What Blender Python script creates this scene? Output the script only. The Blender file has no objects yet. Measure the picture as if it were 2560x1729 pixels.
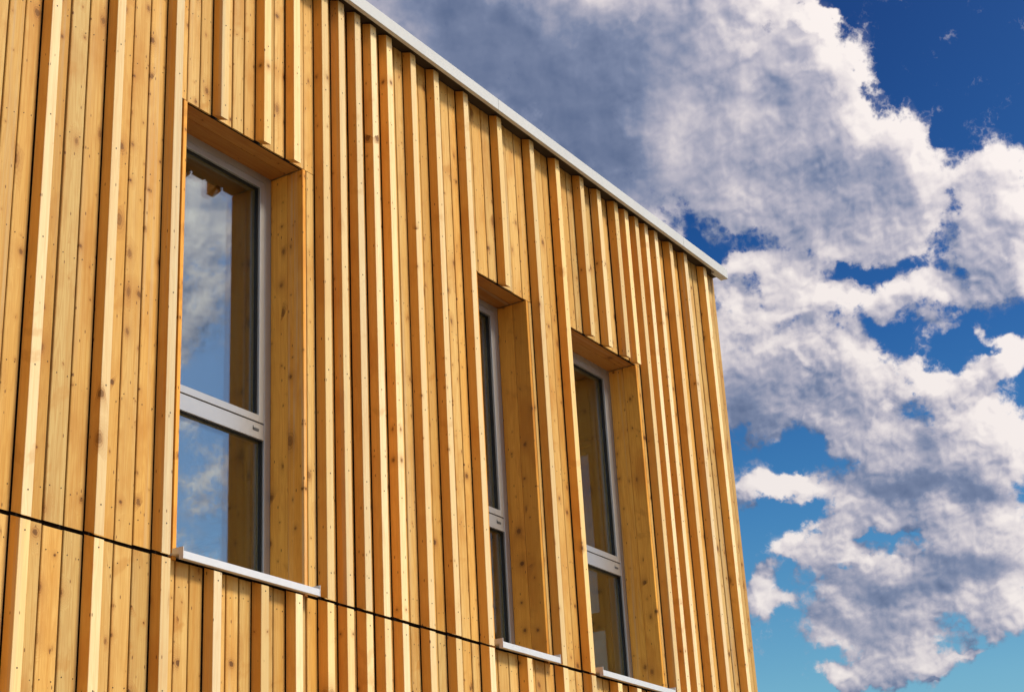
import bpy, bmesh, math, random
from mathutils import Matrix, Vector

random.seed(11)
S = bpy.context.scene
COL = S.collection

# ---------------------------------------------------------------- camera
cam_d = bpy.data.cameras.new('camera')
cam = bpy.data.objects.new('camera', cam_d)
COL.objects.link(cam)
cam_d.sensor_fit = 'HORIZONTAL'
cam_d.sensor_width = 36.0
cam_d.lens = 58.52
cam_d.clip_start = 0.05
cam_d.clip_end = 3000
RIGHT = Vector((0.5455612, -0.8364161, -0.0526408))
UPV = Vector((-0.2950957, -0.2505091, 0.9220432))
BACK = Vector((-0.7843988, -0.4874970, -0.3834909))
m = Matrix((RIGHT, UPV, BACK)).transposed().to_4x4()
m.translation = Vector((0, -5.0, 0))          # five metres in front of the boards, eye 1.6 m above ground
cam.matrix_world = m
S.camera = cam
S.render.resolution_x, S.render.resolution_y = 1024, 691

# ---------------------------------------------------------------- light
SUN_AZ = math.radians(15)      # to the right of the wall's normal
SUN_EL = math.radians(42)
to_sun = Vector((math.sin(SUN_AZ) * math.cos(SUN_EL), -math.cos(SUN_AZ) * math.cos(SUN_EL), math.sin(SUN_EL)))
sun_d = bpy.data.lights.new('sun', 'SUN')
sun_d.energy = 3.0
sun_d.angle = math.radians(12)
sun_d.color = (1.0, 0.90, 0.73)
sun = bpy.data.objects.new('sun', sun_d)
COL.objects.link(sun)
sun.rotation_euler = (-to_sun).to_track_quat('-Z', 'Y').to_euler()
sun.location = to_sun * 40

S.view_settings.view_transform = 'Standard'
S.view_settings.look = 'None'
S.view_settings.gamma = 1
S.view_settings.exposure = 0.35
S.view_settings.use_curve_mapping = False
S.cycles.transparent_max_bounces = 24
S.cycles.use_adaptive_sampling = True
S.cycles.adaptive_threshold = 0.025
S.cycles.max_bounces = 8
S.cycles.diffuse_bounces = 5


# ---------------------------------------------------------------- node helpers
class NT:
    def __init__(self, tree):
        self.t = tree

    def n(self, kind, **kw):
        nd = self.t.nodes.new(kind)
        for k, v in kw.items():
            setattr(nd, k, v)
        return nd

    def link(self, a, b):
        self.t.links.new(a, b)

    def set(self, sock, v):
        if isinstance(v, bpy.types.NodeSocket):
            self.t.links.new(v, sock)
        else:
            sock.default_value = v

    def math(self, op, a, b=None, c=None, clamp=False):
        nd = self.n('ShaderNodeMath', operation=op, use_clamp=clamp)
        self.set(nd.inputs[0], a)
        if b is not None:
            self.set(nd.inputs[1], b)
        if c is not None:
            self.set(nd.inputs[2], c)
        return nd.outputs[0]

    def vmath(self, op, a, b=None, scale=None):
        nd = self.n('ShaderNodeVectorMath', operation=op)
        self.set(nd.inputs[0], a)
        if b is not None:
            self.set(nd.inputs[1], b)
        if scale is not None:
            self.set(nd.inputs['Scale'], scale)
        return nd.outputs['Value'] if op in ('LENGTH', 'DOT_PRODUCT', 'DISTANCE') else nd.outputs[0]

    def mapr(self, v, a, b, c=0.0, d=1.0, smooth=False):
        nd = self.n('ShaderNodeMapRange', interpolation_type='SMOOTHSTEP' if smooth else 'LINEAR', clamp=True)
        for i, x in enumerate((v, a, b, c, d)):
            self.set(nd.inputs[i], x)
        return nd.outputs[0]

    def mix(self, f, a, b, blend='MIX'):
        nd = self.n('ShaderNodeMix', data_type='RGBA', blend_type=blend)
        self.set(nd.inputs[0], f)
        self.set(nd.inputs[6], a)
        self.set(nd.inputs[7], b)
        return nd.outputs[2]

    def noise(self, vec, scale, detail=2.0, rough=0.5, lac=2.0, dist=0.0, out=0):
        nd = self.n('ShaderNodeTexNoise')
        self.set(nd.inputs['Vector'], vec)
        self.set(nd.inputs['Scale'], scale)
        self.set(nd.inputs['Detail'], detail)
        self.set(nd.inputs['Roughness'], rough)
        self.set(nd.inputs['Lacunarity'], lac)
        self.set(nd.inputs['Distortion'], dist)
        return nd.outputs[out]

    def comb(self, x, y, z):
        nd = self.n('ShaderNodeCombineXYZ')
        for i, v in enumerate((x, y, z)):
            self.set(nd.inputs[i], v)
        return nd.outputs[0]

    def sep(self, v):
        nd = self.n('ShaderNodeSeparateXYZ')
        self.set(nd.inputs[0], v)
        return nd.outputs


# ---------------------------------------------------------------- sky
# cloud banks, in degrees of the sky: (azimuth * 0.92, elevation, half length, half width, tilt, weight)
CLOUD = [(30.54, 32.16, 8.21, 5.02, -2.615, 1), (23.6, 31.66, 5.71, 4.91, -2.713, 1), (20.11, 31.38, 3.59, 2.22, -2.596, 1),
        (18.86, 30.16, 3.36, 2.68, -2.41, 1), (17.21, 27.68, 3.6, 1.92, -2.384, 1), (14.6, 26.19, 2.92, 1.89, -2.613, 1),
        (12.54, 25.06, 1.86, 1.58, -2.504, 1), (19.19, 26.63, 4.84, 1.63, -2.795, 1), (25.14, 29.12, 2.63, 1.68, -2.413, 1),
        (17, 25.1, 2.65, 0.89, -2.897, 1), (13.03, 23.52, 1.58, 1.14, -2.246, 1), (19.71, 23.84, 2.97, 1.12, -2.869, 1), (15, 22.84, 2.41, 0.66, -3.119, 1),
        (20.84, 21.87, 2.79, 1.8, -2.933, 1), (18.07, 20.61, 2.46, 1.25, -2.465, 1), (15.36, 19.62, 1.54, 0.73, -2.531, 1),
        (13.78, 19.89, 0.99, 0.78, -2.249, 1), (20.87, 20.37, 2.04, 1.05, -3.025, 1), (18.01, 18.96, 1.85, 0.88, -2.644, 1),
        (16.33, 17.84, 2.64, 1.17, -2.632, 1), (14.17, 17.52, 1.5, 1.59, -2.615, 1), (16.43, 16.22, 3.55, 1.1, -2.914, 1),
        (19.3, 15.55, 1.67, 0.73, 3.072, 1), (15.12, 14.87, 2.4, 1.01, -2.911, 1), (18.5, 14.2, 2.32, 0.73, -2.934, 1),
        (17.96, 13.04, 2.84, 0.87, -3.028, 1), (14.79, 13.52, 1.45, 0.64, -3.01, 1), (18.38, 11.93, 2.55, 0.79, -3.034, 1),
        (17.56, 10.97, 1.59, 0.57, -3.034, 1), (19.1, 10.49, 1.47, 0.43, -3.042, 1), (20.95, 17.15, 1.42, 0.42, 3.105, 1),
        (21.7, 13.58, 0.87, 0.61, 2.873, 1), (14.23, 12.01, 0.78, 0.99, -3.014, 1), (21.72, 19.33, 0.87, 0.67, -3.033, 0.6),
        (13.23, 21.12, 0.56, 0.36, -2.6, 0.6), (17.29, 32.38, 0.5, 0.35, -2.975, 0.7), (15.86, 10.83, 0.92, 0.13, -3.122, 0.7),
        (15.73, 21.84, 1.57, 0.53, -2.713, 0.5), (21.38, 24.28, 0.9, 0.6, -3.022, 0.7), (13.09, 20.29, 0.69, 0.86, -2.6, 0.8),
        (21.84, 18.14, 1.01, 0.75, -3.036, 0.3), (20.2, 15.05, 0.84, 0.74, -3.033, 0.7)]
HOLE = [(23.24, 26.91, 0.92, 0.48, -2.438, 1), (22.55, 25.4, 1.06, 0.45, -2.34, 0.9), (21.22, 25.02, 0.75, 0.36, -2.674, 0.6),
        (14.6, 24.41, 0.75, 0.58, -2.437, 1), (17.38, 23.97, 1.02, 0.24, 3.116, 0.8), (19, 23.52, 0.59, 0.21, -3.005, 0.6),
        (18.15, 15.23, 0.76, 0.2, -3.021, 1), (19.1, 14.31, 0.55, 0.26, -3.03, 1), (13.96, 25.63, 0.29, 0.58, -2.606, 0.9),
        (19.18, 22.19, 0.44, 0.24, -3.009, 0.6), (14.55, 21.2, 1.12, 0.38, -2.885, 0.55), (19.57, 32.99, 0.56, 0.32, -2.997, 0.8),
        (14.04, 28.15, 0.26, 0.29, -2.951, 0.6), (20.8, 18.4, 1.29, 0.6, -3.029, 0.5), (20.5, 16.13, 0.98, 0.59, -3.032, 0.6),
        (20.49, 22.96, 0.59, 0.21, -2.753, 0.8), (21.21, 23.81, 0.54, 0.24, -2.672, 0.8), (18.5, 21.72, 0.58, 0.24, -2.647, 0.8),
        (16.17, 19.89, 0.51, 0.23, -2.628, 0.8), (19.78, 22.04, 0.35, 0.27, -3.014, 0.7), (14.66, 18.77, 0.47, 0.2, -2.435, 0.7),
        (16.61, 14.92, 0.54, 0.15, -3.014, 0.6)]
DARK = [(27.62, 32, 5.09, 2.41, -2.671, 0.75), (23.54, 32.24, 2.73, 1.62, -2.876, 0.45), (25.92, 29.19, 2.63, 1.38, -2.421, 0.4),
        (21.75, 20.32, 1.75, 0.9, -3.031, 0.7), (16.78, 16.64, 2.61, 0.5, -2.915, 0.95), (15.45, 13.61, 1.59, 0.6, -3.013, 0.9),
        (18.19, 13.36, 1.9, 0.51, -3.028, 0.8), (18.75, 12.18, 1.48, 0.51, -3.035, 0.7), (15.35, 16.96, 1.51, 0.58, -2.626, 0.6),
        (31.3, 33.22, 4.12, 2.28, -2.628, 0.6), (21.82, 18.36, 1.15, 0.82, -3.035, 0.55), (18.62, 19.79, 1.29, 0.52, -2.829, 0.35),
        (14.57, 15.82, 1.07, 0.43, -2.998, 0.5), (19.34, 14.07, 0.82, 0.44, -3.032, 0.4), (21.59, 19.17, 1.16, 0.75, -3.032, 0.7),
        (16.29, 18.13, 1.25, 0.59, -2.815, 0.5), (16.63, 21.6, 0.86, 0.59, -2.991, 0.2), (24.89, 28.35, 3.24, 1.07, -2.407, 0.45),
        (27.39, 30.8, 3.12, 1.53, -2.494, 0.3), (22.17, 27.46, 1.38, 0.6, -2.516, 0.3), (20.15, 25.11, 1.8, 0.45, -2.838, 0.25),
        (20.53, 28.16, 3.06, 0.9, -2.504, 0.25), (16.42, 26.95, 2.08, 0.73, -2.46, 0.35)]
SEED = (120.0, 4.5, 0.0)


def blob_sum(T, uv, blobs):
    tot = None
    for (u, v, a, b, rot, w) in blobs:
        mp = T.n('ShaderNodeMapping', vector_type='TEXTURE')
        if tot is None:
            T.link(uv, mp.inputs['Vector'])
        else:                                   # one bank after the other (keeps the shader's stack small)
            ch = T.n('ShaderNodeVectorMath', operation='MULTIPLY_ADD')
            T.link(tot, ch.inputs[0])
            ch.inputs[1].default_value = (1e-7, 1e-7, 0)
            T.link(uv, ch.inputs[2])
            T.link(ch.outputs[0], mp.inputs['Vector'])
        mp.inputs['Location'].default_value = (u, v, 0)
        mp.inputs['Rotation'].default_value = (0, 0, rot)
        mp.inputs['Scale'].default_value = (a, b, 1)
        r = T.vmath('LENGTH', mp.outputs[0])
        g = T.mapr(r, 0.3, 1.5, w, 0.0, True)
        tot = g if tot is None else T.math('ADD', tot, g)
    return tot


def density_group():
    g = bpy.data.node_groups.new('cloud_density', 'ShaderNodeTree')
    g.interface.new_socket('uv', in_out='INPUT', socket_type='NodeSocketVector')
    g.interface.new_socket('d', in_out='OUTPUT', socket_type='NodeSocketFloat')
    g.interface.new_socket('soft', in_out='OUTPUT', socket_type='NodeSocketFloat')
    T = NT(g)
    gi = T.n('NodeGroupInput')
    go = T.n('NodeGroupOutput')
    uv = gi.outputs[0]
    warp = T.noise(uv, 0.55, 5, 0.52, out=1)
    warp = T.vmath('SUBTRACT', warp, (0.5, 0.5, 0.5))
    warp = T.vmath('SCALE', warp, scale=3.0)
    uvw = T.vmath('ADD', uv, warp)
    c = T.math('MINIMUM', blob_sum(T, uvw, CLOUD), 1.0)
    h = blob_sum(T, uvw, HOLE)
    c = T.math('SUBTRACT', c, T.math('MULTIPLY', h, 0.62))
    # the rest of the sky carries the same broken cumulus
    far = T.vmath('DISTANCE', uv, (17.0, 22.0, 0))
    away = T.mapr(far, 17.0, 30.0, 0.0, 1.0, True)
    gen = T.mapr(T.noise(T.vmath('ADD', uv, SEED), 0.075, 3, 0.5), 0.40, 0.62, -0.3, 1.0)
    c = T.math('ADD', c, T.math('MULTIPLY', away, gen))
    n1 = T.math('SUBTRACT', T.noise(uv, 0.62, 3, 0.48, 2.1), 0.5)
    n2 = T.math('ABSOLUTE', T.math('SUBTRACT', T.noise(uv, 1.35, 9, 0.58, 2.15, 0.25), 0.5))
    n2 = T.math('SUBTRACT', 0.08, n2)
    ds = T.math('ADD', c, T.math('MULTIPLY', n1, 1.35))
    d = T.math('ADD', ds, T.math('MULTIPLY', n2, 1.25))
    d = T.math('ADD', d, T.math('MULTIPLY', T.math('SUBTRACT', 0.09, T.math('ABSOLUTE', T.math('SUBTRACT', T.noise(uv, 3.1, 6, 0.54), 0.5))), 1.15))
    T.link(ds, go.inputs[1])
    T.link(d, go.inputs[0])
    return g


world = bpy.data.worlds.new('World')
S.world = world
world.use_nodes = True
world.node_tree.nodes.clear()
world.cycles.sampling_method = 'MANUAL'
world.cycles.sample_map_resolution = 512
W = NT(world.node_tree)
tc = W.n('ShaderNodeTexCoord')
dirv = tc.outputs['Generated']
sky = W.n('ShaderNodeTexSky', sky_type='NISHITA')
sky.sun_disc = False
sky.sun_elevation = SUN_EL
sky.sun_rotation = math.pi - SUN_AZ
sky.altitude = 300
sky.air_density = 1.0
sky.dust_density = 1.3
sky.ozone_density = 3.0
hs = W.n('ShaderNodeHueSaturation')
hs.inputs['Saturation'].default_value = 1.3
hs.inputs['Value'].default_value = 1.2
W.link(sky.outputs[0], hs.inputs['Color'])
# deep polarised blue higher up, turquoise towards the horizon
sx, sy, sz = W.sep(dirv)
az = W.math('MULTIPLY', W.math('ARCTAN2', sy, sx), 57.29578 * 0.92)
el = W.math('MULTIPLY', W.math('ARCSINE', sz), 57.29578)
uv = W.comb(az, el, 0.0)
tint = W.n('ShaderNodeValToRGB')
tr_ = tint.color_ramp
tr_.elements[0].position = 0.0
tr_.elements[0].color = (0.875, 0.817, 0.617, 1)
tr_.elements[1].position = 1.0
tr_.elements[1].color = (0.037, 0.100, 0.250, 1)
for p_, c_ in ((0.27, (0.717, 0.817, 0.667, 1)), (0.42, (0.433, 0.617, 0.633, 1)), (0.58, (0.200, 0.375, 0.525, 1)), (0.85, (0.052, 0.133, 0.308, 1))):
    tr_.elements.new(p_).color = c_
W.link(W.math('DIVIDE', el, 38.0, clamp=True), tint.inputs[0])
# the blue is deepest at a right angle to the sun, where skylight is polarised
cs = W.vmath('DOT_PRODUCT', dirv, tuple(to_sun))
pol = W.math('SUBTRACT', 1.0, W.math('MULTIPLY', cs, cs), clamp=True)
blue = W.mix(W.math('POWER', pol, 1.5), hs.outputs[0], W.mix(1.0, hs.outputs[0], tint.outputs[0], 'MULTIPLY'))
DG = density_group()


def dens(vec):
    nd = W.n('ShaderNodeGroup')
    nd.node_tree = DG
    W.link(vec, nd.inputs[0])
    return nd.outputs


d0, s0 = dens(uv)
# sunlit side: towards lower azimuth and up
ch1 = W.n('ShaderNodeVectorMath', operation='MULTIPLY_ADD')
W.link(d0, ch1.inputs[0])
ch1.inputs[1].default_value = (1e-7, 1e-7, 0)
W.link(W.vmath('ADD', uv, (-0.75, 0.65, 0)), ch1.inputs[2])
d1, s1 = dens(ch1.outputs[0])
cover = W.mapr(d0, 0.22, 0.76, 0, 1, True)
# thin veils trail off the denser banks
cover = W.math('MAXIMUM', cover, W.mapr(s0, 0.12, 0.95, 0.0, 0.45, True))
lit = W.math('MULTIPLY', W.math('SUBTRACT', s0, s1), 0.56)


def puff(vec):
    return W.math('ABSOLUTE', W.math('SUBTRACT', W.noise(vec, 0.75, 3, 0.42, 2.1, 0.1), 0.5))


lit = W.math('ADD', lit, W.math('MULTIPLY', W.math('SUBTRACT', puff(W.vmath('ADD', uv, (-0.22, 0.26, 0))), puff(uv)), 0.75))


def curl(vec):
    return W.math('ABSOLUTE', W.math('SUBTRACT', W.noise(vec, 1.8, 3, 0.40, 2.1, 0.2), 0.5))


lit = W.math('ADD', lit, W.math('MULTIPLY', W.math('SUBTRACT', curl(W.vmath('ADD', uv, (-0.10, 0.13, 0))), curl(uv)), W.mapr(el, 20.0, 30.0, 0.80, 0.32)))
thick = W.mapr(s0, 0.5, 1.25, 0.0, 1.0, True)
dk = W.math('MULTIPLY', blob_sum(W, W.vmath('ADD', uv, W.vmath('SCALE', W.vmath('SUBTRACT', W.noise(uv, 0.5, 5, 0.6, out=1), (0.5, 0.5, 0.5)), scale=2.5)), DARK), 0.46)
soft = W.math('SUBTRACT', W.noise(uv, 0.24, 3, 0.45, 2.0, 0.3), 0.5)
b = W.math('SUBTRACT', 0.64, W.math('MULTIPLY', thick, 0.13))
b = W.math('ADD', b, lit)
b = W.math('ADD', b, W.math('MULTIPLY', soft, 0.95))
b = W.math('MULTIPLY', b, W.math('SUBTRACT', 1.0, W.math('MINIMUM', W.math('MULTIPLY', dk, 1.45), 0.72)), clamp=True)
ramp = W.n('ShaderNodeValToRGB')
cr = ramp.color_ramp
cr.elements[0].position = 0.0
cr.elements[0].color = (0.070, 0.110, 0.215, 1)
cr.elements[1].position = 1.0
cr.elements[1].color = (0.86, 0.79, 0.76, 1)
for p, c in ((0.25, (0.19, 0.23, 0.35, 1)), (0.5, (0.42, 0.41, 0.49, 1)), (0.72, (0.66, 0.61, 0.63, 1))):
    e = cr.elements.new(p)
    e.color = c
W.link(b, ramp.inputs[0])
SKY_STRENGTH = 0.12
# clouds towards the sun are brighter: light comes through them
fwd = W.math('MAXIMUM', cs, 0.0)
cl = W.vmath('SCALE', ramp.outputs[0], scale=W.math('MULTIPLY', 0.82 / SKY_STRENGTH, W.math('ADD', 1.0, W.math('MULTIPLY', W.math('MULTIPLY', fwd, fwd), 1.1))))
out_c = W.mix(W.math('MULTIPLY', cover, 0.97), blue, cl)
bg = W.n('ShaderNodeBackground')
bg.inputs['Strength'].default_value = SKY_STRENGTH
W.link(out_c, bg.inputs['Color'])
wo = W.n('ShaderNodeOutputWorld')
W.link(bg.outputs[0], wo.inputs['Surface'])


# ---------------------------------------------------------------- materials
def new_mat(name):
    mt = bpy.data.materials.new(name)
    mt.use_nodes = True
    mt.node_tree.nodes.clear()
    return mt, NT(mt.node_tree)


def finish(T, color, rough=0.6, spec=0.3, metal=0.0, bump=None, strength=0.2, dist=0.002):
    p = T.n('ShaderNodeBsdfPrincipled')
    T.set(p.inputs['Base Color'], color)
    T.set(p.inputs['Roughness'], rough)
    T.set(p.inputs['Specular IOR Level'], spec)
    T.set(p.inputs['Metallic'], metal)
    if bump is not None:
        bn = T.n('ShaderNodeBump')
        bn.inputs['Strength'].default_value = strength
        bn.inputs['Distance'].default_value = dist
        T.link(bump, bn.inputs['Height'])
        T.link(bn.outputs[0], p.inputs['Normal'])
    o = T.n('ShaderNodeOutputMaterial')
    T.link(p.outputs[0], o.inputs['Surface'])
    return p


def wood(name, pale, mid, deep, knot_amount=0.5, along='Z', grain=0.5, lit_front=None):
    """Larch board: flame grain, streaks, knots with dark hearts, every board its own tone."""
    mt, T = new_mat(name)
    tcn = T.n('ShaderNodeTexCoord')
    oi = T.n('ShaderNodeObjectInfo')
    rnd = oi.outputs['Random']
    x, y, z = T.sep(tcn.outputs['Object'])
    if along == 'X':
        x, z = y, x
        y = 0.0
    across = T.math('ADD', x, T.math('MULTIPLY', y, 1.0))
    off = T.math('MULTIPLY', rnd, 173.0)
    r2 = T.math('FRACT', T.math('MULTIPLY', rnd, 37.7))
    r3 = T.math('FRACT', T.math('MULTIPLY', rnd, 91.3))
    r4 = T.math('FRACT', T.math('MULTIPLY', rnd, 211.9))
    U = T.math('ADD', across, off)
    V = T.math('ADD', z, T.math('MULTIPLY', off, 0.71))
    # knots
    KV = 5.2
    kv = T.comb(T.math('MULTIPLY', U, 13.0), T.math('MULTIPLY', V, KV), off)
    vo = T.n('ShaderNodeTexVoronoi', feature='F1', distance='EUCLIDEAN')
    T.link(kv, vo.inputs['Vector'])
    vo.inputs['Scale'].default_value = 1.0
    vo.inputs['Randomness'].default_value = 0.9
    cell = T.sep(vo.outputs['Color'])
    kp = T.sep(vo.outputs['Position'])
    du = T.math('DIVIDE', T.math('SUBTRACT', T.math('MULTIPLY', U, 13.0), kp[0]), 13.0)
    dv = T.math('DIVIDE', T.math('SUBTRACT', T.math('MULTIPLY', V, KV), kp[1]), KV)
    wob = T.math('MULTIPLY', T.math('SUBTRACT', T.noise(T.comb(U, V, off), 90.0, 2), 0.5), 0.012)
    kd = T.math('ADD', T.math('SQRT', T.math('ADD', T.math('MULTIPLY', du, du), T.math('MULTIPLY', T.math('MULTIPLY', dv, dv), T.mapr(cell[2], 0, 1, 0.18, 1.1)))), wob)
    has = T.math('LESS_THAN', cell[0], knot_amount)
    rad = T.math('ADD', 0.0028, T.math('MULTIPLY', T.math('POWER', cell[1], 3.0), 0.018))
    q = T.math('DIVIDE', kd, rad)
    core = T.math('MULTIPLY', T.mapr(q, 0.60, 0.98, 1.0, 0.0, True), T.math('MULTIPLY', has, T.mapr(cell[2], 0.1, 0.9, 0.45, 1.0)))
    ringk = T.math('MULTIPLY', T.mapr(q, 0.75, 1.9, 1.0, 0.0, True), has)
    halo = T.math('MULTIPLY', T.mapr(q, 0.6, 6.0, 1.0, 0.0, True), has)
    rings = T.math('MULTIPLY', T.math('MULTIPLY', T.mapr(T.math('SINE', T.math('MULTIPLY', q, 11.0)), -0.2, 1.0), T.mapr(q, 0.9, 2.4, 1.0, 0.0)), has)
    # grain bending round the knots
    bend = T.math('MULTIPLY', halo, 0.5)
    gv = T.comb(T.math('MULTIPLY', U, 16.0), T.math('MULTIPLY', V, 0.9), off)
    base = T.math('ADD', T.noise(gv, 1.0, 3, 0.45), bend)
    flame = T.math('SINE', T.math('MULTIPLY', base, 95.0))
    flame = T.mapr(flame, -0.4, 1.0, 0.0, 1.0, True)
    st = T.noise(T.comb(T.math('MULTIPLY', U, 260.0), T.math('MULTIPLY', V, 3.0), off), 1.0, 3, 0.6)
    broad = T.noise(T.comb(T.math('MULTIPLY', U, 14.0), T.math('MULTIPLY', V, 1.1), off), 1.0, 3, 0.5)
    blot = T.noise(T.comb(T.math('MULTIPLY', U, 5.0), T.math('MULTIPLY', V, 2.2), off), 1.0, 4, 0.55)
    tone = T.math('ADD', T.math('MULTIPLY', r2, 0.80), T.math('MULTIPLY', T.mapr(broad, 0.3, 0.7), 0.40))
    tone = T.math('SUBTRACT', tone, 0.12, clamp=True)
    col = T.mix(tone, pale, mid)
    col = T.mix(T.math('MULTIPLY', T.mapr(blot, 0.48, 0.72, 0, 1, True), 0.55), col, deep)
    col = T.mix(T.math('MULTIPLY', flame, 0.46 * grain), col, deep)
    col = T.mix(T.math('MULTIPLY', T.mapr(st, 0.42, 0.72, 0, 1, True), 0.62 * grain), col, deep)
    if lit_front:
        # batten's lit front painted paler, its shaded sides deeper orange, all in the colour
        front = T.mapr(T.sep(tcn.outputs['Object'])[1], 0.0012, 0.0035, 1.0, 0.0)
        front_col = T.mix(T.math('POWER', r2, 0.8), lit_front[0], lit_front[1])
        front_col = T.mix(T.math('MULTIPLY', T.mapr(blot, 0.5, 0.7), 0.30), front_col, (0.66, 0.47, 0.22, 1))
        front_col = T.mix(T.math('MULTIPLY', T.math('ADD', T.math('MULTIPLY', flame, 0.5), T.mapr(st, 0.42, 0.72)), 0.20), front_col, deep)
        col = T.mix(T.math('MULTIPLY', front, 0.9), col, front_col)
    streak = T.noise(T.comb(T.math('MULTIPLY', U, 75.0), T.math('MULTIPLY', V, 0.9), off), 1.0, 2, 0.5)
    col = T.mix(T.math('MULTIPLY', T.mapr(streak, 0.50, 0.68, 0, 1, True), 0.55 * grain), col, deep)
    # a few boards have begun to grey, in streaks
    grey = T.math('MULTIPLY', T.mapr(T.noise(T.comb(T.math('MULTIPLY', U, 30.0), T.math('MULTIPLY', V, 0.5), off), 1.0, 4, 0.6), 0.48, 0.72, 0, 1, True), T.mapr(r4, 0.55, 1.0, 0.0, 0.55))
    col = T.mix(grey, col, (0.47, 0.39, 0.25, 1))
    # whole-board brightness
    val = T.math('ADD', 0.78, T.math('MULTIPLY', r3, 0.34))
    col = T.vmath('SCALE', col, scale=val)
    # resin halo and knot heart
    col = T.mix(T.math('MULTIPLY', halo, 0.32), col, (0.36, 0.145, 0.022, 1))
    col = T.mix(T.math('MULTIPLY', ringk, 0.42), col, (0.27, 0.100, 0.014, 1))
    col = T.mix(T.math('MULTIPLY', rings, 0.45), col, (0.19, 0.070, 0.010, 1))
    col = T.mix(T.math('MULTIPLY', core, 0.85), col, (0.095, 0.036, 0.007, 1))
    # slanting resin stains and compression wood, here and there
    sv = T.comb(T.math('ADD', T.math('MULTIPLY', U, 9.0), T.math('MULTIPLY', V, 7.0)), T.math('SUBTRACT', T.math('MULTIPLY', V, 16.0), T.math('MULTIPLY', U, 14.0)), off)
    stain = T.math('MULTIPLY', T.mapr(T.noise(sv, 0.42, 4, 0.5), 0.60, 0.70, 0.0, 1.0, True), T.mapr(r4, 0.2, 0.5, 1.0, 0.15))
    col = T.mix(T.math('MULTIPLY', stain, 0.50 * grain * 2), col, (0.40, 0.165, 0.020, 1))
    # pin knots and resin specks
    pv = T.comb(T.math('MULTIPLY', U, 42.0), T.math('MULTIPLY', V, 15.0), off)
    v2 = T.n('ShaderNodeTexVoronoi', feature='F1')
    T.link(pv, v2.inputs['Vector'])
    v2.inputs['Scale'].default_value = 1.0
    c2 = T.sep(v2.outputs['Color'])
    pin = T.math('MULTIPLY', T.mapr(v2.outputs['Distance'], 0.09, 0.16, 1.0, 0.0, True), T.math('LESS_THAN', c2[0], 0.34))
    col = T.mix(T.math('MULTIPLY', pin, 0.85), col, (0.11, 0.04, 0.012, 1))
    bmp = T.math('ADD', T.math('MULTIPLY', st, 0.6), T.math('MULTIPLY', flame, 0.25))
    bmp = T.math('SUBTRACT', bmp, T.math('MULTIPLY', core, 0.4))
    finish(T, col, rough=0.62, spec=0.25, bump=bmp, strength=0.25, dist=0.0012)
    return mt


M_BOARD = wood('larch_board', (0.65, 0.455, 0.165, 1), (0.56, 0.300, 0.058, 1), (0.42, 0.172, 0.020, 1), 0.40)
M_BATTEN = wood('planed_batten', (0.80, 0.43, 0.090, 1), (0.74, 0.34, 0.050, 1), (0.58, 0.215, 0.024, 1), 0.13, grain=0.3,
                lit_front=((0.80, 0.68, 0.42, 1), (0.74, 0.56, 0.24, 1)))
M_REVEAL = wood('bounce_tinted_larch', (0.74, 0.385, 0.062, 1), (0.65, 0.290, 0.034, 1), (0.46, 0.160, 0.014, 1), 0.55)  # fresher larch, the orange of bounced light worked into its colour
M_SOFFIT = wood('shaded_larch_cross', (0.45, 0.215, 0.046, 1), (0.38, 0.155, 0.026, 1), (0.27, 0.085, 0.012, 1), 0.30, along='X')  # same wood as the jambs, darkened in colour for the shaded lintel underside


def simple(name, color, rough=0.5, spec=0.5, metal=0.0, var=0.08, scale=6.0, bump=0.0):
    mt, T = new_mat(name)
    tcn = T.n('ShaderNodeTexCoord')
    n = T.noise(tcn.outputs['Object'], scale, 6, 0.6)
    n2 = T.noise(tcn.outputs['Object'], scale * 18, 3, 0.6)
    f = T.math('ADD', T.math('MULTIPLY', n, 0.7), T.math('MULTIPLY', n2, 0.3))
    c0 = tuple(max(0, c * (1 - var * 2)) for c in color[:3]) + (1,)
    c1 = tuple(min(1, c * (1 + var * 2)) for c in color[:3]) + (1,)
    finish(T, T.mix(T.mapr(f, 0.3, 0.7), c0, c1), rough=T.mapr(n2, 0.2, 0.8, rough - 0.06, rough + 0.06), spec=spec,
           metal=metal, bump=n2 if bump else None, strength=bump, dist=0.002)
    return mt


M_METAL = simple('powder_coated_metal', (0.48, 0.49, 0.475), 0.46, 0.5, 0.0, 0.03, 3.0)
M_SILL = simple('silver_sill_metal', (0.66, 0.645, 0.62), 0.36, 0.5, 0.35, 0.03, 3.0)
M_FRAME = simple('grey_aluminium', (0.40, 0.395, 0.385), 0.42, 0.5, 0.7, 0.02, 4.0)
M_UNDER = simple('dark_soffit_board', (0.06, 0.045, 0.03), 0.8, 0.2)
M_GASKET = simple('black_gasket', (0.012, 0.012, 0.012), 0.6, 0.3)
M_MEMB = simple('black_membrane', (0.012, 0.009, 0.007), 0.9, 0.1)
M_SCREW = simple('dark_screw', (0.035, 0.03, 0.026), 0.45, 0.5, 0.6)
M_CAP = simple('dark_slot', (0.05, 0.05, 0.05), 0.5, 0.4)
M_PLASTER = simple('interior_plaster', (0.50, 0.43, 0.31), 0.85, 0.2, 0, 0.04, 2.0)
M_CLT = simple('interior_timber', (0.36, 0.24, 0.10), 0.7, 0.2, 0, 0.06, 2.5)
M_CEIL = simple('interior_ceiling', (0.42, 0.35, 0.24), 0.9, 0.2, 0, 0.04, 2.0)
M_FLOOR = simple('interior_floor', (0.20, 0.13, 0.07), 0.6, 0.3, 0, 0.1, 3.0)
M_ROOF = simple('roof_membrane', (0.10, 0.10, 0.105), 0.85, 0.2, 0, 0.1, 2.0)


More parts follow.
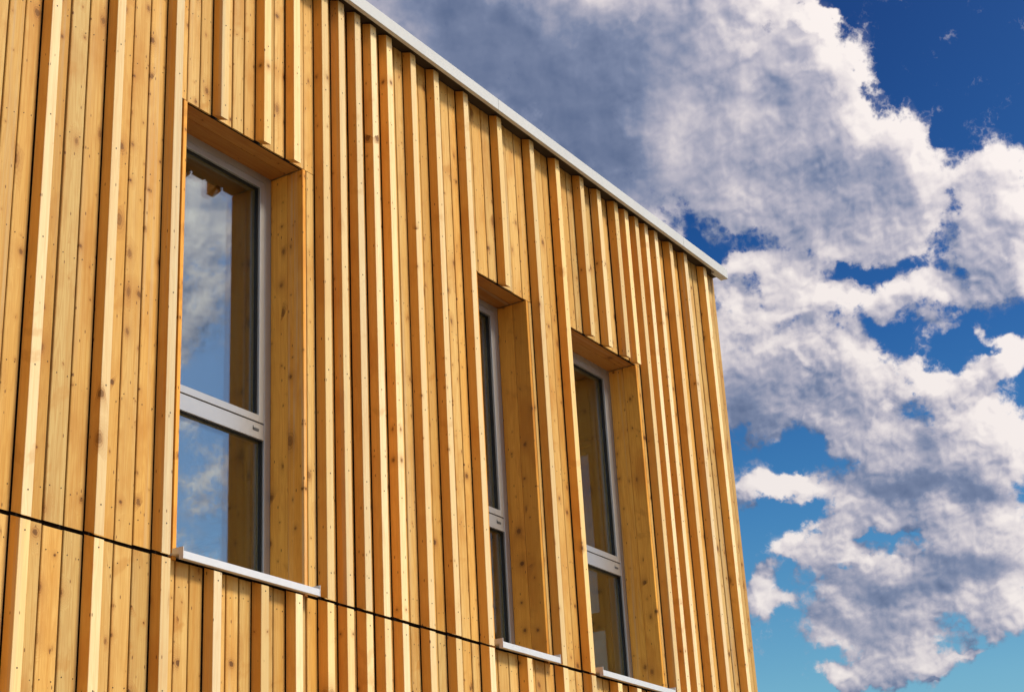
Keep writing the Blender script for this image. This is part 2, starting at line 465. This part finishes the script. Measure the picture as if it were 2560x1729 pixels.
def ground_mat():
    mt, T = new_mat('gravel_ground')
    tcn = T.n('ShaderNodeTexCoord')
    n = T.noise(tcn.outputs['Object'], 0.15, 6, 0.6)
    n2 = T.noise(tcn.outputs['Object'], 30.0, 4, 0.7)
    c = T.mix(T.mapr(n, 0.35, 0.65), (0.36, 0.28, 0.18, 1), (0.29, 0.22, 0.13, 1))
    c = T.mix(T.mapr(n2, 0.35, 0.7), c, (0.39, 0.32, 0.22, 1))
    finish(T, c, rough=0.9, spec=0.2, bump=n2, strength=0.6, dist=0.02)
    return mt


def glass_mat():
    mt, T = new_mat('window_glass')
    ge = T.n('ShaderNodeNewGeometry')
    cosv = T.math('ABSOLUTE', T.vmath('DOT_PRODUCT', ge.outputs['Normal'], ge.outputs['Incoming']))
    f0 = 0.16                                    # solar-control coating
    fres = T.math('ADD', f0, T.math('MULTIPLY', 1 - f0, T.math('POWER', T.math('SUBTRACT', 1.0, cosv), 5.0)))
    tr = T.n('ShaderNodeBsdfTransparent')
    tr.inputs['Color'].default_value = (0.86, 0.90, 0.88, 1)
    gl = T.n('ShaderNodeBsdfGlossy')
    gl.inputs['Roughness'].default_value = 0.0
    gl.inputs['Color'].default_value = (0.97, 0.99, 1.0, 1)
    mx = T.n('ShaderNodeMixShader')
    T.link(fres, mx.inputs[0])
    T.link(tr.outputs[0], mx.inputs[1])
    T.link(gl.outputs[0], mx.inputs[2])
    o = T.n('ShaderNodeOutputMaterial')
    T.link(mx.outputs[0], o.inputs['Surface'])
    return mt


M_GROUND = ground_mat()
M_GLASS = glass_mat()


# ---------------------------------------------------------------- mesh helpers
def link(name, me, mat, parent=None, loc=(0, 0, 0)):
    o = bpy.data.objects.new(name, me)
    me.materials.append(mat)
    COL.objects.link(o)
    o.location = loc
    if parent:
        o.parent = parent
    return o


def mesh_from(verts, faces, name):
    me = bpy.data.meshes.new(name)
    me.from_pydata(verts, [], faces)
    bm = bmesh.new()
    bm.from_mesh(me)
    bmesh.ops.recalc_face_normals(bm, faces=bm.faces[:])
    bm.to_mesh(me)
    bm.free()
    return me


class Boxes:
    def __init__(self):
        self.v, self.f = [], []

    def box(self, x0, x1, y0, y1, z0, z1):
        i = len(self.v)
        self.v += [(x, y, z) for z in (z0, z1) for y in (y0, y1) for x in (x0, x1)]
        self.f += [tuple(i + k for k in q) for q in ((0, 2, 3, 1), (4, 5, 7, 6), (0, 1, 5, 4), (2, 6, 7, 3), (0, 4, 6, 2), (1, 3, 7, 5))]
        return self

    def disc(self, x, y, z, r, t=0.0015, n=6):
        """small screw head facing -Y"""
        i = len(self.v)
        for yy in (y, y - t):
            for k in range(n):
                a = 2 * math.pi * k / n
                self.v.append((x + r * math.cos(a), yy, z + r * math.sin(a)))
        self.f.append(tuple(i + n + k for k in range(n)))
        for k in range(n):
            k2 = (k + 1) % n
            self.f.append((i + k, i + k2, i + n + k2, i + n + k))
        return self

    def build(self, name, mat, parent=None):
        return link(name, mesh_from(self.v, self.f, name), mat, parent)


def strip_mesh(w, d, h, slope_bottom=0.0, slope_top=0.0, ch=0.0025, bow=0.0, name='board', segs=1, cup=0.0, nx=1):
    """Upright board: front face at y=0, back at y=d, ends cut on a drip slope (front lower by slope*d), chamfered front edges."""
    prof = [(0, d), (0, ch + cup)]
    for k in range(nx + 1):
        t = k / nx
        prof.append((ch + (w - 2 * ch) * t, cup * (2 * t - 1) ** 2))
    prof += [(w, ch + cup), (w, d)]
    vs, fs = [], []
    n = len(prof)
    for s in range(segs + 1):
        t = s / segs
        dx = bow * math.sin(math.pi * t)
        for (px, py) in prof:
            zb = slope_bottom * py
            zt = h + slope_top * py
            vs.append((px + dx, py, zb + (zt - zb) * t))
    for s in range(segs):
        for k in range(n):
            k2 = (k + 1) % n
            fs.append((s * n + k, s * n + k2, (s + 1) * n + k2, (s + 1) * n + k))
    fs.append(tuple(range(n)))
    fs.append(tuple(segs * n + k for k in range(n)))
    me = mesh_from(vs, fs, name)
    if nx > 1:
        me.shade_smooth()
        me.set_sharp_from_angle(angle=math.radians(25))
    return me


def extrude_x(prof, x0, x1, name):
    n = len(prof)
    vs = [(x0, y, z) for y, z in prof] + [(x1, y, z) for y, z in prof]
    fs = [tuple(range(n)), tuple(range(2 * n - 1, n - 1, -1))]
    fs += [(k, (k + 1) % n, n + (k + 1) % n, n + k) for k in range(n)]
    return mesh_from(vs, fs, name)


# ---------------------------------------------------------------- setting
GZ = -1.6
g = bpy.data.meshes.new('ground')
g.from_pydata([(-900, -900, GZ), (900, -900, GZ), (900, 900, GZ), (-900, 900, GZ)], [], [(0, 1, 2, 3)])
go = link('ground', g, M_GROUND)
go['kind'] = 'structure'

# ---------------------------------------------------------------- the building
B = bpy.data.objects.new('timber_building', None)
COL.objects.link(B)
B.location = (0, 0, GZ)
B['label'] = 'timber building clad in upright honey boards with pale projecting battens and white roof edge'
B['category'] = 'building'
ROOT = bpy.data.objects  # noqa


def P(name, me, mat, parent=B, loc=(0, 0, 0)):
    """a part of the building, given in world coordinates"""
    o = link(name, me, mat, parent, loc)
    if parent is B:
        o.location = (loc[0], loc[1], loc[2] - GZ)
    return o


BW, BD = 0.0525, 0.060            # batten
Z0, ZJ_LO, ZJ_UP = GZ + 0.12, 1.997, 2.016
ZTOP = 5.505
ZL = 4.313                        # underside of the boards above the windows
X_END = 11.146
SL = 0.40                         # drip slope of all the cut ends

# windows: opening left, right
WIN = [(5.171, 6.044), (7.690, 8.240), (8.790, 9.667)]

# columns left to right: ('b', x) a batten, ('p', x0, x1) a board; 'short' battens stop over / under a window
cols = []
bat_x = [2.69, 3.076, 3.466, 3.855, 4.248, 4.635, 5.022, 5.348, 5.668, 5.907, 6.145, 6.296, 6.446, 6.594, 6.747, 6.984, 7.223, 7.541,
         7.922, 8.311, 8.637, 8.957, 9.195, 9.437, 9.587, 9.740, 9.890, 10.038, 10.274, 10.514, 10.843]
seams = {2.69: [2.858, 2.967], 3.076: [3.246, 3.356], 3.466: [3.640, 3.749], 3.855: [4.064, 4.154], 4.248: [4.415, 4.526], 4.635: [4.806, 4.914],
         5.022: [5.171, 5.259], 5.348: [5.498, 5.584], 5.668: [5.820, ], 5.907: [6.059], 6.145: [], 6.296: [], 6.446: [], 6.594: [],
         6.747: [6.899], 6.984: [7.138], 7.223: [7.372, 7.459], 7.541: [7.713, 7.824], 7.922: [8.101, 8.209], 8.311: [8.466, 8.552],
         8.637: [8.790, 8.876], 8.957: [9.108], 9.195: [9.350], 9.437: [], 9.587: [], 9.740: [], 9.890: [],
         10.038: [10.190], 10.274: [10.428], 10.514: [10.672, 10.756], 10.843: [11.002, 11.088]}


def over_window(xc):
    for (a, b_) in WIN:
        if a - 0.02 < xc < b_ + 0.02:
            return (a, b_)
    return None


screws = Boxes()
screw_z_up = [5.41, 4.86, 4.36, 3.80, 3.22, 2.66, 2.13]
screw_z_lo = [1.925, 1.38, 0.80, 0.22, -0.36, -0.94, -1.40]
SCREW_WHITE = Boxes()


def add_screws(xs, yf, z0, z1, r):
    for zz in screw_z_up + screw_z_lo:
        j = random.uniform(-0.035, 0.035)
        if z0 + 0.03 < zz + j < z1 - 0.02:
            for x in xs:
                screws.disc(x + random.uniform(-0.003, 0.003), yf, zz + j + random.uniform(-0.006, 0.006), r)


def place_batten(x, z0, z1):
    """a batten piece; its front face is 60 mm proud of the boards"""
    w = BW + random.uniform(-0.0012, 0.0012)
    d = BD + random.uniform(-0.0015, 0.0015)
    me = strip_mesh(w, d - 0.001, z1 - z0, SL, SL, 0.0016, random.uniform(-0.002, 0.002), 'batten', 4)
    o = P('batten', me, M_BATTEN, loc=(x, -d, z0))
    add_screws([x + w * 0.5], -d + 0.0003, z0, z1, 0.0036)
    return o


def place_board(x0, x1, z0, z1):
    gp = random.uniform(0.0034, 0.0050)
    dy = random.uniform(-0.0015, 0.0015)
    me = strip_mesh(x1 - x0 - 2 * gp, 0.020, z1 - z0, SL, SL, 0.0028, random.uniform(-0.0008, 0.0008), 'board', 2, random.uniform(0.0004, 0.0024), 4)
    o = P('board', me, M_BOARD, loc=(x0 + gp, dy + 0.0015, z0))
    o.rotation_euler = (0, 0, math.radians(random.uniform(-1.0, 0.8)))
    if x1 - x0 > 0.06:
        add_screws([x0 + 0.024, x1 - 0.024], dy + 0.0018, z0, z1, 0.0027)
    return o


def up_spans(xc):
    """vertical pieces of the upper storey at this place"""
    return [(ZL, ZTOP)] if over_window(xc) else [(ZJ_UP, ZTOP)]


for i, bx in enumerate(bat_x):
    ow = over_window(bx + BW / 2)
    for (z0, z1) in up_spans(bx + BW / 2):
        j = random.uniform(-0.003, 0.003)
        place_batten(bx, z0 - 0.024 + j, 5.484 + j)
    place_batten(bx + random.uniform(-0.0015, 0.0015), Z0 - 0.024, ZJ_LO - 0.021 + random.uniform(-0.003, 0.003))
    nxt = bat_x[i + 1] if i + 1 < len(bat_x) else X_END
    edges = [bx + BW + 0.001] + seams[bx] + [nxt]
    for a, b_ in zip(edges[:-1], edges[1:]):
        place_board(a, b_, Z0, ZJ_LO + random.uniform(-0.002, 0.002))
        # the upper piece is cut out for the window openings (trims of 24 mm included)
        pieces = [(a, b_, ZJ_UP, ZTOP)]
        for (wa, wb) in WIN:
            l, r = wa - 0.027, wb + 0.031
            res = []
            for (p0, p1, q0, q1) in pieces:
                if p1 <= l + 0.004 or p0 >= r - 0.004 or q0 >= ZL:
                    res.append((p0, p1, q0, q1))
                    continue
                if p0 < l - 0.012 and p1 <= wb:
                    if p1 - l > 0.012:
                        res.append((p0, l, ZJ_UP, ZL))
                        res.append((p0, p1, ZL + 0.003, ZTOP))
                    else:
                        res.append((p0, p1, q0, q1))
                elif p1 > r + 0.012:
                    res.append((r, p1, ZJ_UP, ZL - 0.003))
                    res.append((p0, p1, ZL, ZTOP))
                else:
                    res.append((p0, p1, ZL, ZTOP))
            pieces = res
        for p in pieces:
            if p[1] - p[0] > 0.012:
                place_board(p[0], p[1], p[2] + random.uniform(-0.002, 0.002), p[3])
        if over_window((a + b_) / 2):
            continue

so = screws.build('screw_heads', M_SCREW, B)
so.location = (0, 0, -GZ)
so['kind'] = 'stuff'


# sheathing and structural wall with the openings cut out
def wall_with_holes(x0, x1, z0, z1, y0, y1, holes, name, mat):
    xs = sorted({x0, x1} | {h[0] for h in holes} | {h[1] for h in holes})
    zs = sorted({z0, z1} | {h[2] for h in holes} | {h[3] for h in holes})
    solid = {}
    for i in range(len(xs) - 1):
        for k in range(len(zs) - 1):
            cx, cz = (xs[i] + xs[i + 1]) / 2, (zs[k] + zs[k + 1]) / 2
            solid[i, k] = not any(h[0] < cx < h[1] and h[2] < cz < h[3] for h in holes)
    idx, vs, fs = {}, [], []

    def v(i, k, y):
        if (i, k, y) not in idx:
            idx[i, k, y] = len(vs)
            vs.append((xs[i], y, zs[k]))
        return idx[i, k, y]
    for (i, k), s in solid.items():
        if not s:
            continue
        fs.append((v(i, k, y0), v(i + 1, k, y0), v(i + 1, k + 1, y0), v(i, k + 1, y0)))
        fs.append((v(i, k, y1), v(i, k + 1, y1), v(i + 1, k + 1, y1), v(i + 1, k, y1)))
        for (di, dk, a, b_) in ((-1, 0, (i, k), (i, k + 1)), (1, 0, (i + 1, k), (i + 1, k + 1)), (0, -1, (i, k), (i + 1, k)), (0, 1, (i, k + 1), (i + 1, k + 1))):
            if not solid.get((i + di, k + dk), False):
                fs.append((v(*a, y0), v(*b_, y0), v(*b_, y1), v(*a, y1)))
    return P(name, mesh_from(vs, fs, name), mat)


XL, YB = 2.6, 8.0
holes = [(a - 0.024, b_ + 0.024, 2.03, ZL + 0.022) for a, b_ in WIN]
wall_with_holes(XL, X_END - 0.004, Z0, 5.45, 0.0245, 0.034, holes, 'membrane', M_MEMB)
holes2 = [(a - 0.0245, b_ + 0.0245, 2.0, ZL + 0.026) for a, b_ in WIN]
wall_with_holes(XL, X_END - 0.006, Z0 - 0.1, 5.45, 0.036, 0.36, holes2, 'wall', M_PLASTER)
# other outer walls
END_WIN = [(1.016, 1.889), (1.940, 2.813), (4.650, 5.523)]  # second opening is invented, so blue sky shows in the narrow window
ew = wall_with_holes(0.364, YB, Z0 - 0.1, 5.45, 0.03, 0.33, [(p - 0.0245, r - -0.0245, 2.0, ZL + 0.026) for p, r in END_WIN], 'wall', M_CLT)
ew.location = (X_END, 0, -GZ)
ew.rotation_euler = (0, 0, math.pi / 2)
P('wall', mesh_from(*(lambda q: (q.v, q.f))(Boxes().box(XL, XL + 0.3, 0.364, YB, Z0 - 0.1, 5.45)), 'left_wall'), M_PLASTER)
P('wall', mesh_from(*(lambda q: (q.v, q.f))(Boxes().box(XL + 0.304, X_END - 0.304, YB - 0.3, YB, Z0 - 0.1, 5.45)), 'back_wall'), M_PLASTER)
# upright boards of the end wall round the corner
eb = Boxes()
yy = 0.004
while yy < YB - 0.05:
    w = random.choice((0.086, 0.11))
    hit = [e_ for e_ in END_WIN if e_[0] - 0.03 < yy + 0.022 + w and yy + 0.022 < e_[1] + 0.03]
    for z_a, z_b in (((Z0, 1.99), (ZL + 0.03, 5.46)) if hit else ((Z0, 5.46),)):
        eb.box(X_END - 0.026, X_END - 0.001, yy + 0.022, yy + 0.022 + w - 0.006, z_a, z_b)
    yy += w
e = eb.build('end_cladding', M_BOARD, B)
e.location = (0, 0, -GZ)
e['kind'] = 'stuff'
# plinth under the boards
P('plinth', mesh_from(*(lambda q: (q.v, q.f))(Boxes().box(XL, X_END - 0.02, 0.012, YB, GZ - 0.1, Z0 - 0.102)), 'plinth'), M_ROOF)

# floors, ceiling and partitions inside
P('floor', mesh_from(*(lambda q: (q.v, q.f))(Boxes().box(XL + 0.31, X_END - 0.31, 0.365, YB - 0.31, 1.45, 1.75)), 'floor'), M_FLOOR)
P('ceiling', mesh_from(*(lambda q: (q.v, q.f))(Boxes().box(XL + 0.31, X_END - 0.31, 0.365, YB - 0.31, 4.75, 4.95)), 'ceiling'), M_CEIL)
P('post', mesh_from(*(lambda q: (q.v, q.f))(Boxes().box(10.25, 10.37, 4.228, 4.42, 1.752, 4.748)), 'post'), M_CLT)
# beam and post seen through the lower panes
P('ceiling_beam', mesh_from(*(lambda q: (q.v, q.f))(Boxes().box(XL + 0.32, 7.24, 2.6, 2.8, 4.45, 4.748)), 'ceiling_beam'), M_REVEAL)

# ---------------------------------------------------------------- windows
FY = 0.217                        # face of the frame


def ring(bx, x0, x1, z0, z1, w, y0, y1, wb=None, wt=None):
    wb = w if wb is None else wb
    wt = w if wt is None else wt
    bx.box(x0, x0 + w, y0, y1, z0, z1)
    bx.box(x1 - w, x1, y0, y1, z0, z1)
    bx.box(x0 + w, x1 - w, y0, y1, z0, z0 + wb)
    bx.box(x0 + w, x1 - w, y0, y1, z1 - wt, z1)


def window(a, b_):
    root = bpy.data.objects.new('window', None)
    COL.objects.link(root)
    root.parent = B
    root.location = (0, 0, -GZ)
    # outer frame with its transom
    fr = Boxes()
    zt, zb = ZL + 0.008, 2.036
    fr.box(a, a + 0.048, FY, FY + 0.075, zb, zt)
    fr.box(b_ - 0.048, b_, FY, FY + 0.075, zb, zt)
    fr.box(a + 0.048, b_ - 0.048, FY, FY + 0.075, 4.275, zt)
    fr.box(a + 0.048, b_ - 0.048, FY + 0.0012, FY + 0.075, 2.822, 2.905)
    fr.box(a + 0.048, b_ - 0.048, FY, FY + 0.075, zb, 2.085)
    bm = bmesh.new()
    me = mesh_from(fr.v, fr.f, 'frame')
    bm.from_mesh(me)
    bmesh.ops.bevel(bm, geom=bm.edges[:], offset=0.0012, segments=1, affect='EDGES')
    bm.to_mesh(me)
    bm.free()
    f = P('frame', me, M_FRAME, root)
    f.location = (0, 0, 0)
    # opening sash of the upper light, a 4 mm gap round it
    sa = Boxes()
    x0, x1, z0, z1 = a + 0.0525, b_ - 0.0525, 2.9095, 4.2705
    ring(sa, x0, x1, z0, z1, 0.038, FY - 0.003, FY + 0.06)
    me = mesh_from(sa.v, sa.f, 'sash')
    bm = bmesh.new()
    bm.from_mesh(me)
    bmesh.ops.bevel(bm, geom=bm.edges[:], offset=0.0012, segments=1, affect='EDGES')
    bm.to_mesh(me)
    bm.free()
    P('sash', me, M_FRAME, root)
    # black gaskets: in the gap, and the deep rebates round both panes
    ga = Boxes()
    ring(ga, a + 0.0483, b_ - 0.0483, 2.9053, 4.2747, 0.0040, FY + 0.004, FY + 0.06)
    ring(ga, x0 + 0.0383, x1 - 0.0383, z0 + 0.0383, z1 - 0.0383, 0.0035, FY + 0.012, FY + 0.0338)
    ring(ga, a + 0.0483, b_ - 0.0483, 2.0853, 2.8217, 0.0035, FY + 0.012, FY + 0.0338)
    P('gasket', mesh_from(ga.v, ga.f, 'gasket'), M_GASKET, root)
    sp = Boxes()                  # warm-edge spacer between the panes
    ring(sp, x0 + 0.0383, x1 - 0.0383, z0 + 0.0383, z1 - 0.0383, 0.0035, FY + 0.0342, FY + 0.056)
    ring(sp, a + 0.0483, b_ - 0.0483, 2.0853, 2.8217, 0.0035, FY + 0.0342, FY + 0.056)
    P('spacer', mesh_from(sp.v, sp.f, 'spacer'), M_CLT, root)
    # double glazing: two panes to each light, the inner one not quite parallel
    for (gx0, gx1, gz0, gz1) in ((x0 + 0.042, x1 - 0.042, z0 + 0.042, z1 - 0.042), (a + 0.052, b_ - 0.052, 2.089, 2.818)):
        for (yy0, tilt) in ((FY + 0.030, 0.0), (FY + 0.050, 0.0)):
            q = Boxes().box(gx0, gx1, yy0, yy0 + 0.004, gz0, gz1)
            P('glass_pane', mesh_from(q.v, q.f, 'glass_pane'), M_GLASS, root)
    # drain cap on the transom
    dc = Boxes()
    xc = b_ - 0.110
    dc.box(xc - 0.021, xc + 0.021, FY - 0.004, FY + 0.001, 2.873, 2.884)
    d = P('drain_cap', mesh_from(dc.v, dc.f, 'drain_cap'), M_FRAME, root)
    sl = Boxes().box(xc - 0.021, xc + 0.021, FY - 0.003, FY + 0.0008, 2.862, 2.8727)
    P('drain_slot', mesh_from(sl.v, sl.f, 'drain_slot'), M_CAP, root)
    return root


for (a, b_) in END_WIN:           # same windows in the end wall, seen through the rooms; the middle one is added
    w_ = window(a, b_)
    w_.location = (X_END, 0, -GZ)
    w_.rotation_euler = (0, 0, math.pi / 2)
    q = Boxes()
    ring(q, a - 0.0235, b_ + 0.0235, 2.0, ZL + 0.026, 0.023, 0.0, FY - 0.001)
    o = P('jamb_lining', mesh_from(q.v, q.f, 'jamb_lining'), M_REVEAL)
    o.location = (X_END, 0, -GZ)
    o.rotation_euler = (0, 0, math.pi / 2)

for (a, b_) in WIN:
    window(a, b_)
    # lining boards: two to each jamb, three to the head, planed thin front edges showing
    for side in (0, 1):
        for (y0, y1) in ((-0.001, 0.1025), (0.1045, FY)):
            q = Boxes()
            ztop = ZL - 0.0035
            if side:
                q.box(b_ + 0.0002, b_ + 0.0232, y0, y1, 2.0, ztop)
            else:
                q.box(a - 0.0232, a - 0.0002, y0, y1, 2.0, ztop)
            me = mesh_from(q.v, q.f, 'jamb_board')
            me.transform(Matrix.Translation((-(b_ if side else a), -y0, -2.0)))
            bm = bmesh.new()
            bm.from_mesh(me)
            bmesh.ops.bevel(bm, geom=bm.edges[:], offset=0.0012, segments=1, affect='EDGES')
            bm.to_mesh(me)
            bm.free()
            P('jamb_board', me, M_REVEAL, loc=((b_ if side else a), y0, 2.0))
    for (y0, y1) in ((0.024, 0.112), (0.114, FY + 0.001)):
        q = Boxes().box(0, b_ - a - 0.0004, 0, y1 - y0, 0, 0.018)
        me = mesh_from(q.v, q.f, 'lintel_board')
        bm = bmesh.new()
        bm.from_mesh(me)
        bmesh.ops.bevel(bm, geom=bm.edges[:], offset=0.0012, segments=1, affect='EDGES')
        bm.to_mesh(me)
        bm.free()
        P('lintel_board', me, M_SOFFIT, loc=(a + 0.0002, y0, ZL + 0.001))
    # vent mesh closing the gap above the lining
    q = Boxes().box(a, b_, 0.0215, 0.0232, ZL + 0.002, ZL + 0.02)
    P('vent_strip', mesh_from(q.v, q.f, 'vent_strip'), M_MEMB)
    # metal sill with folded apron, end caps standing up at both ends
    xa, xb = a - 0.026, b_ + 0.028
    prof = [(-0.070, 2.026), (-0.070, 1.993), (-0.0685, 1.9915), (-0.048, 1.9915), (-0.0465, 1.993), (-0.0465, 2.013), (FY - 0.002, 2.032), (FY - 0.002, 2.0352)]
    sill = P('window_sill', extrude_x(prof, xa, xb, 'window_sill'), M_SILL)
    cap = [(-0.0715, 2.0445), (-0.0715, 1.9905), (-0.0465, 1.9905), (-0.0455, 2.016), (-0.004, 2.0195), (-0.004, 2.0465)]
    for (c0, c1) in ((xa - 0.0035, xa - 0.0002), (xb + 0.0002, xb + 0.0035)):
        P('end_cap', extrude_x(cap, c0, c1, 'end_cap'), M_SILL, sill).location = (0, 0, 0)

# ---------------------------------------------------------------- roof
RZ0, RZ1, RY = 5.467, 5.548, -0.126
for (x0, x1) in ((XL, 7.8435), (7.8465, 10.3885), (10.3915, X_END - 0.003)):
    prof = [(RY, RZ1), (RY, RZ0 + 0.002), (RY + 0.002, RZ0), (RY + 0.026, RZ0), (RY + 0.026, RZ0 + 0.004), (RY + 0.005, RZ0 + 0.006), (RY + 0.005, RZ1 - 0.004),
            (0.40, RZ1 - 0.002), (0.40, RZ1 + 0.004)]
    P('roof_edge_panel', extrude_x(prof, x0, x1, 'roof_edge_panel'), M_METAL)
# soffit board, roof slab
q = Boxes().box(XL, X_END - 0.004, RY + 0.006, 0.395, 5.510, 5.538)
P('soffit', mesh_from(q.v, q.f, 'soffit'), M_UNDER)
q = Boxes().box(X_END - 0.175, X_END - 0.0045, RY + 0.0265, -0.066, RZ0 + 0.001, 5.5095)
P('soffit_end', mesh_from(q.v, q.f, 'soffit_end'), M_METAL)
q = Boxes().box(XL, X_END - 0.005, 0.402, YB + 0.05, 5.452, 5.540)
P('roof', mesh_from(q.v, q.f, 'roof'), M_ROOF)
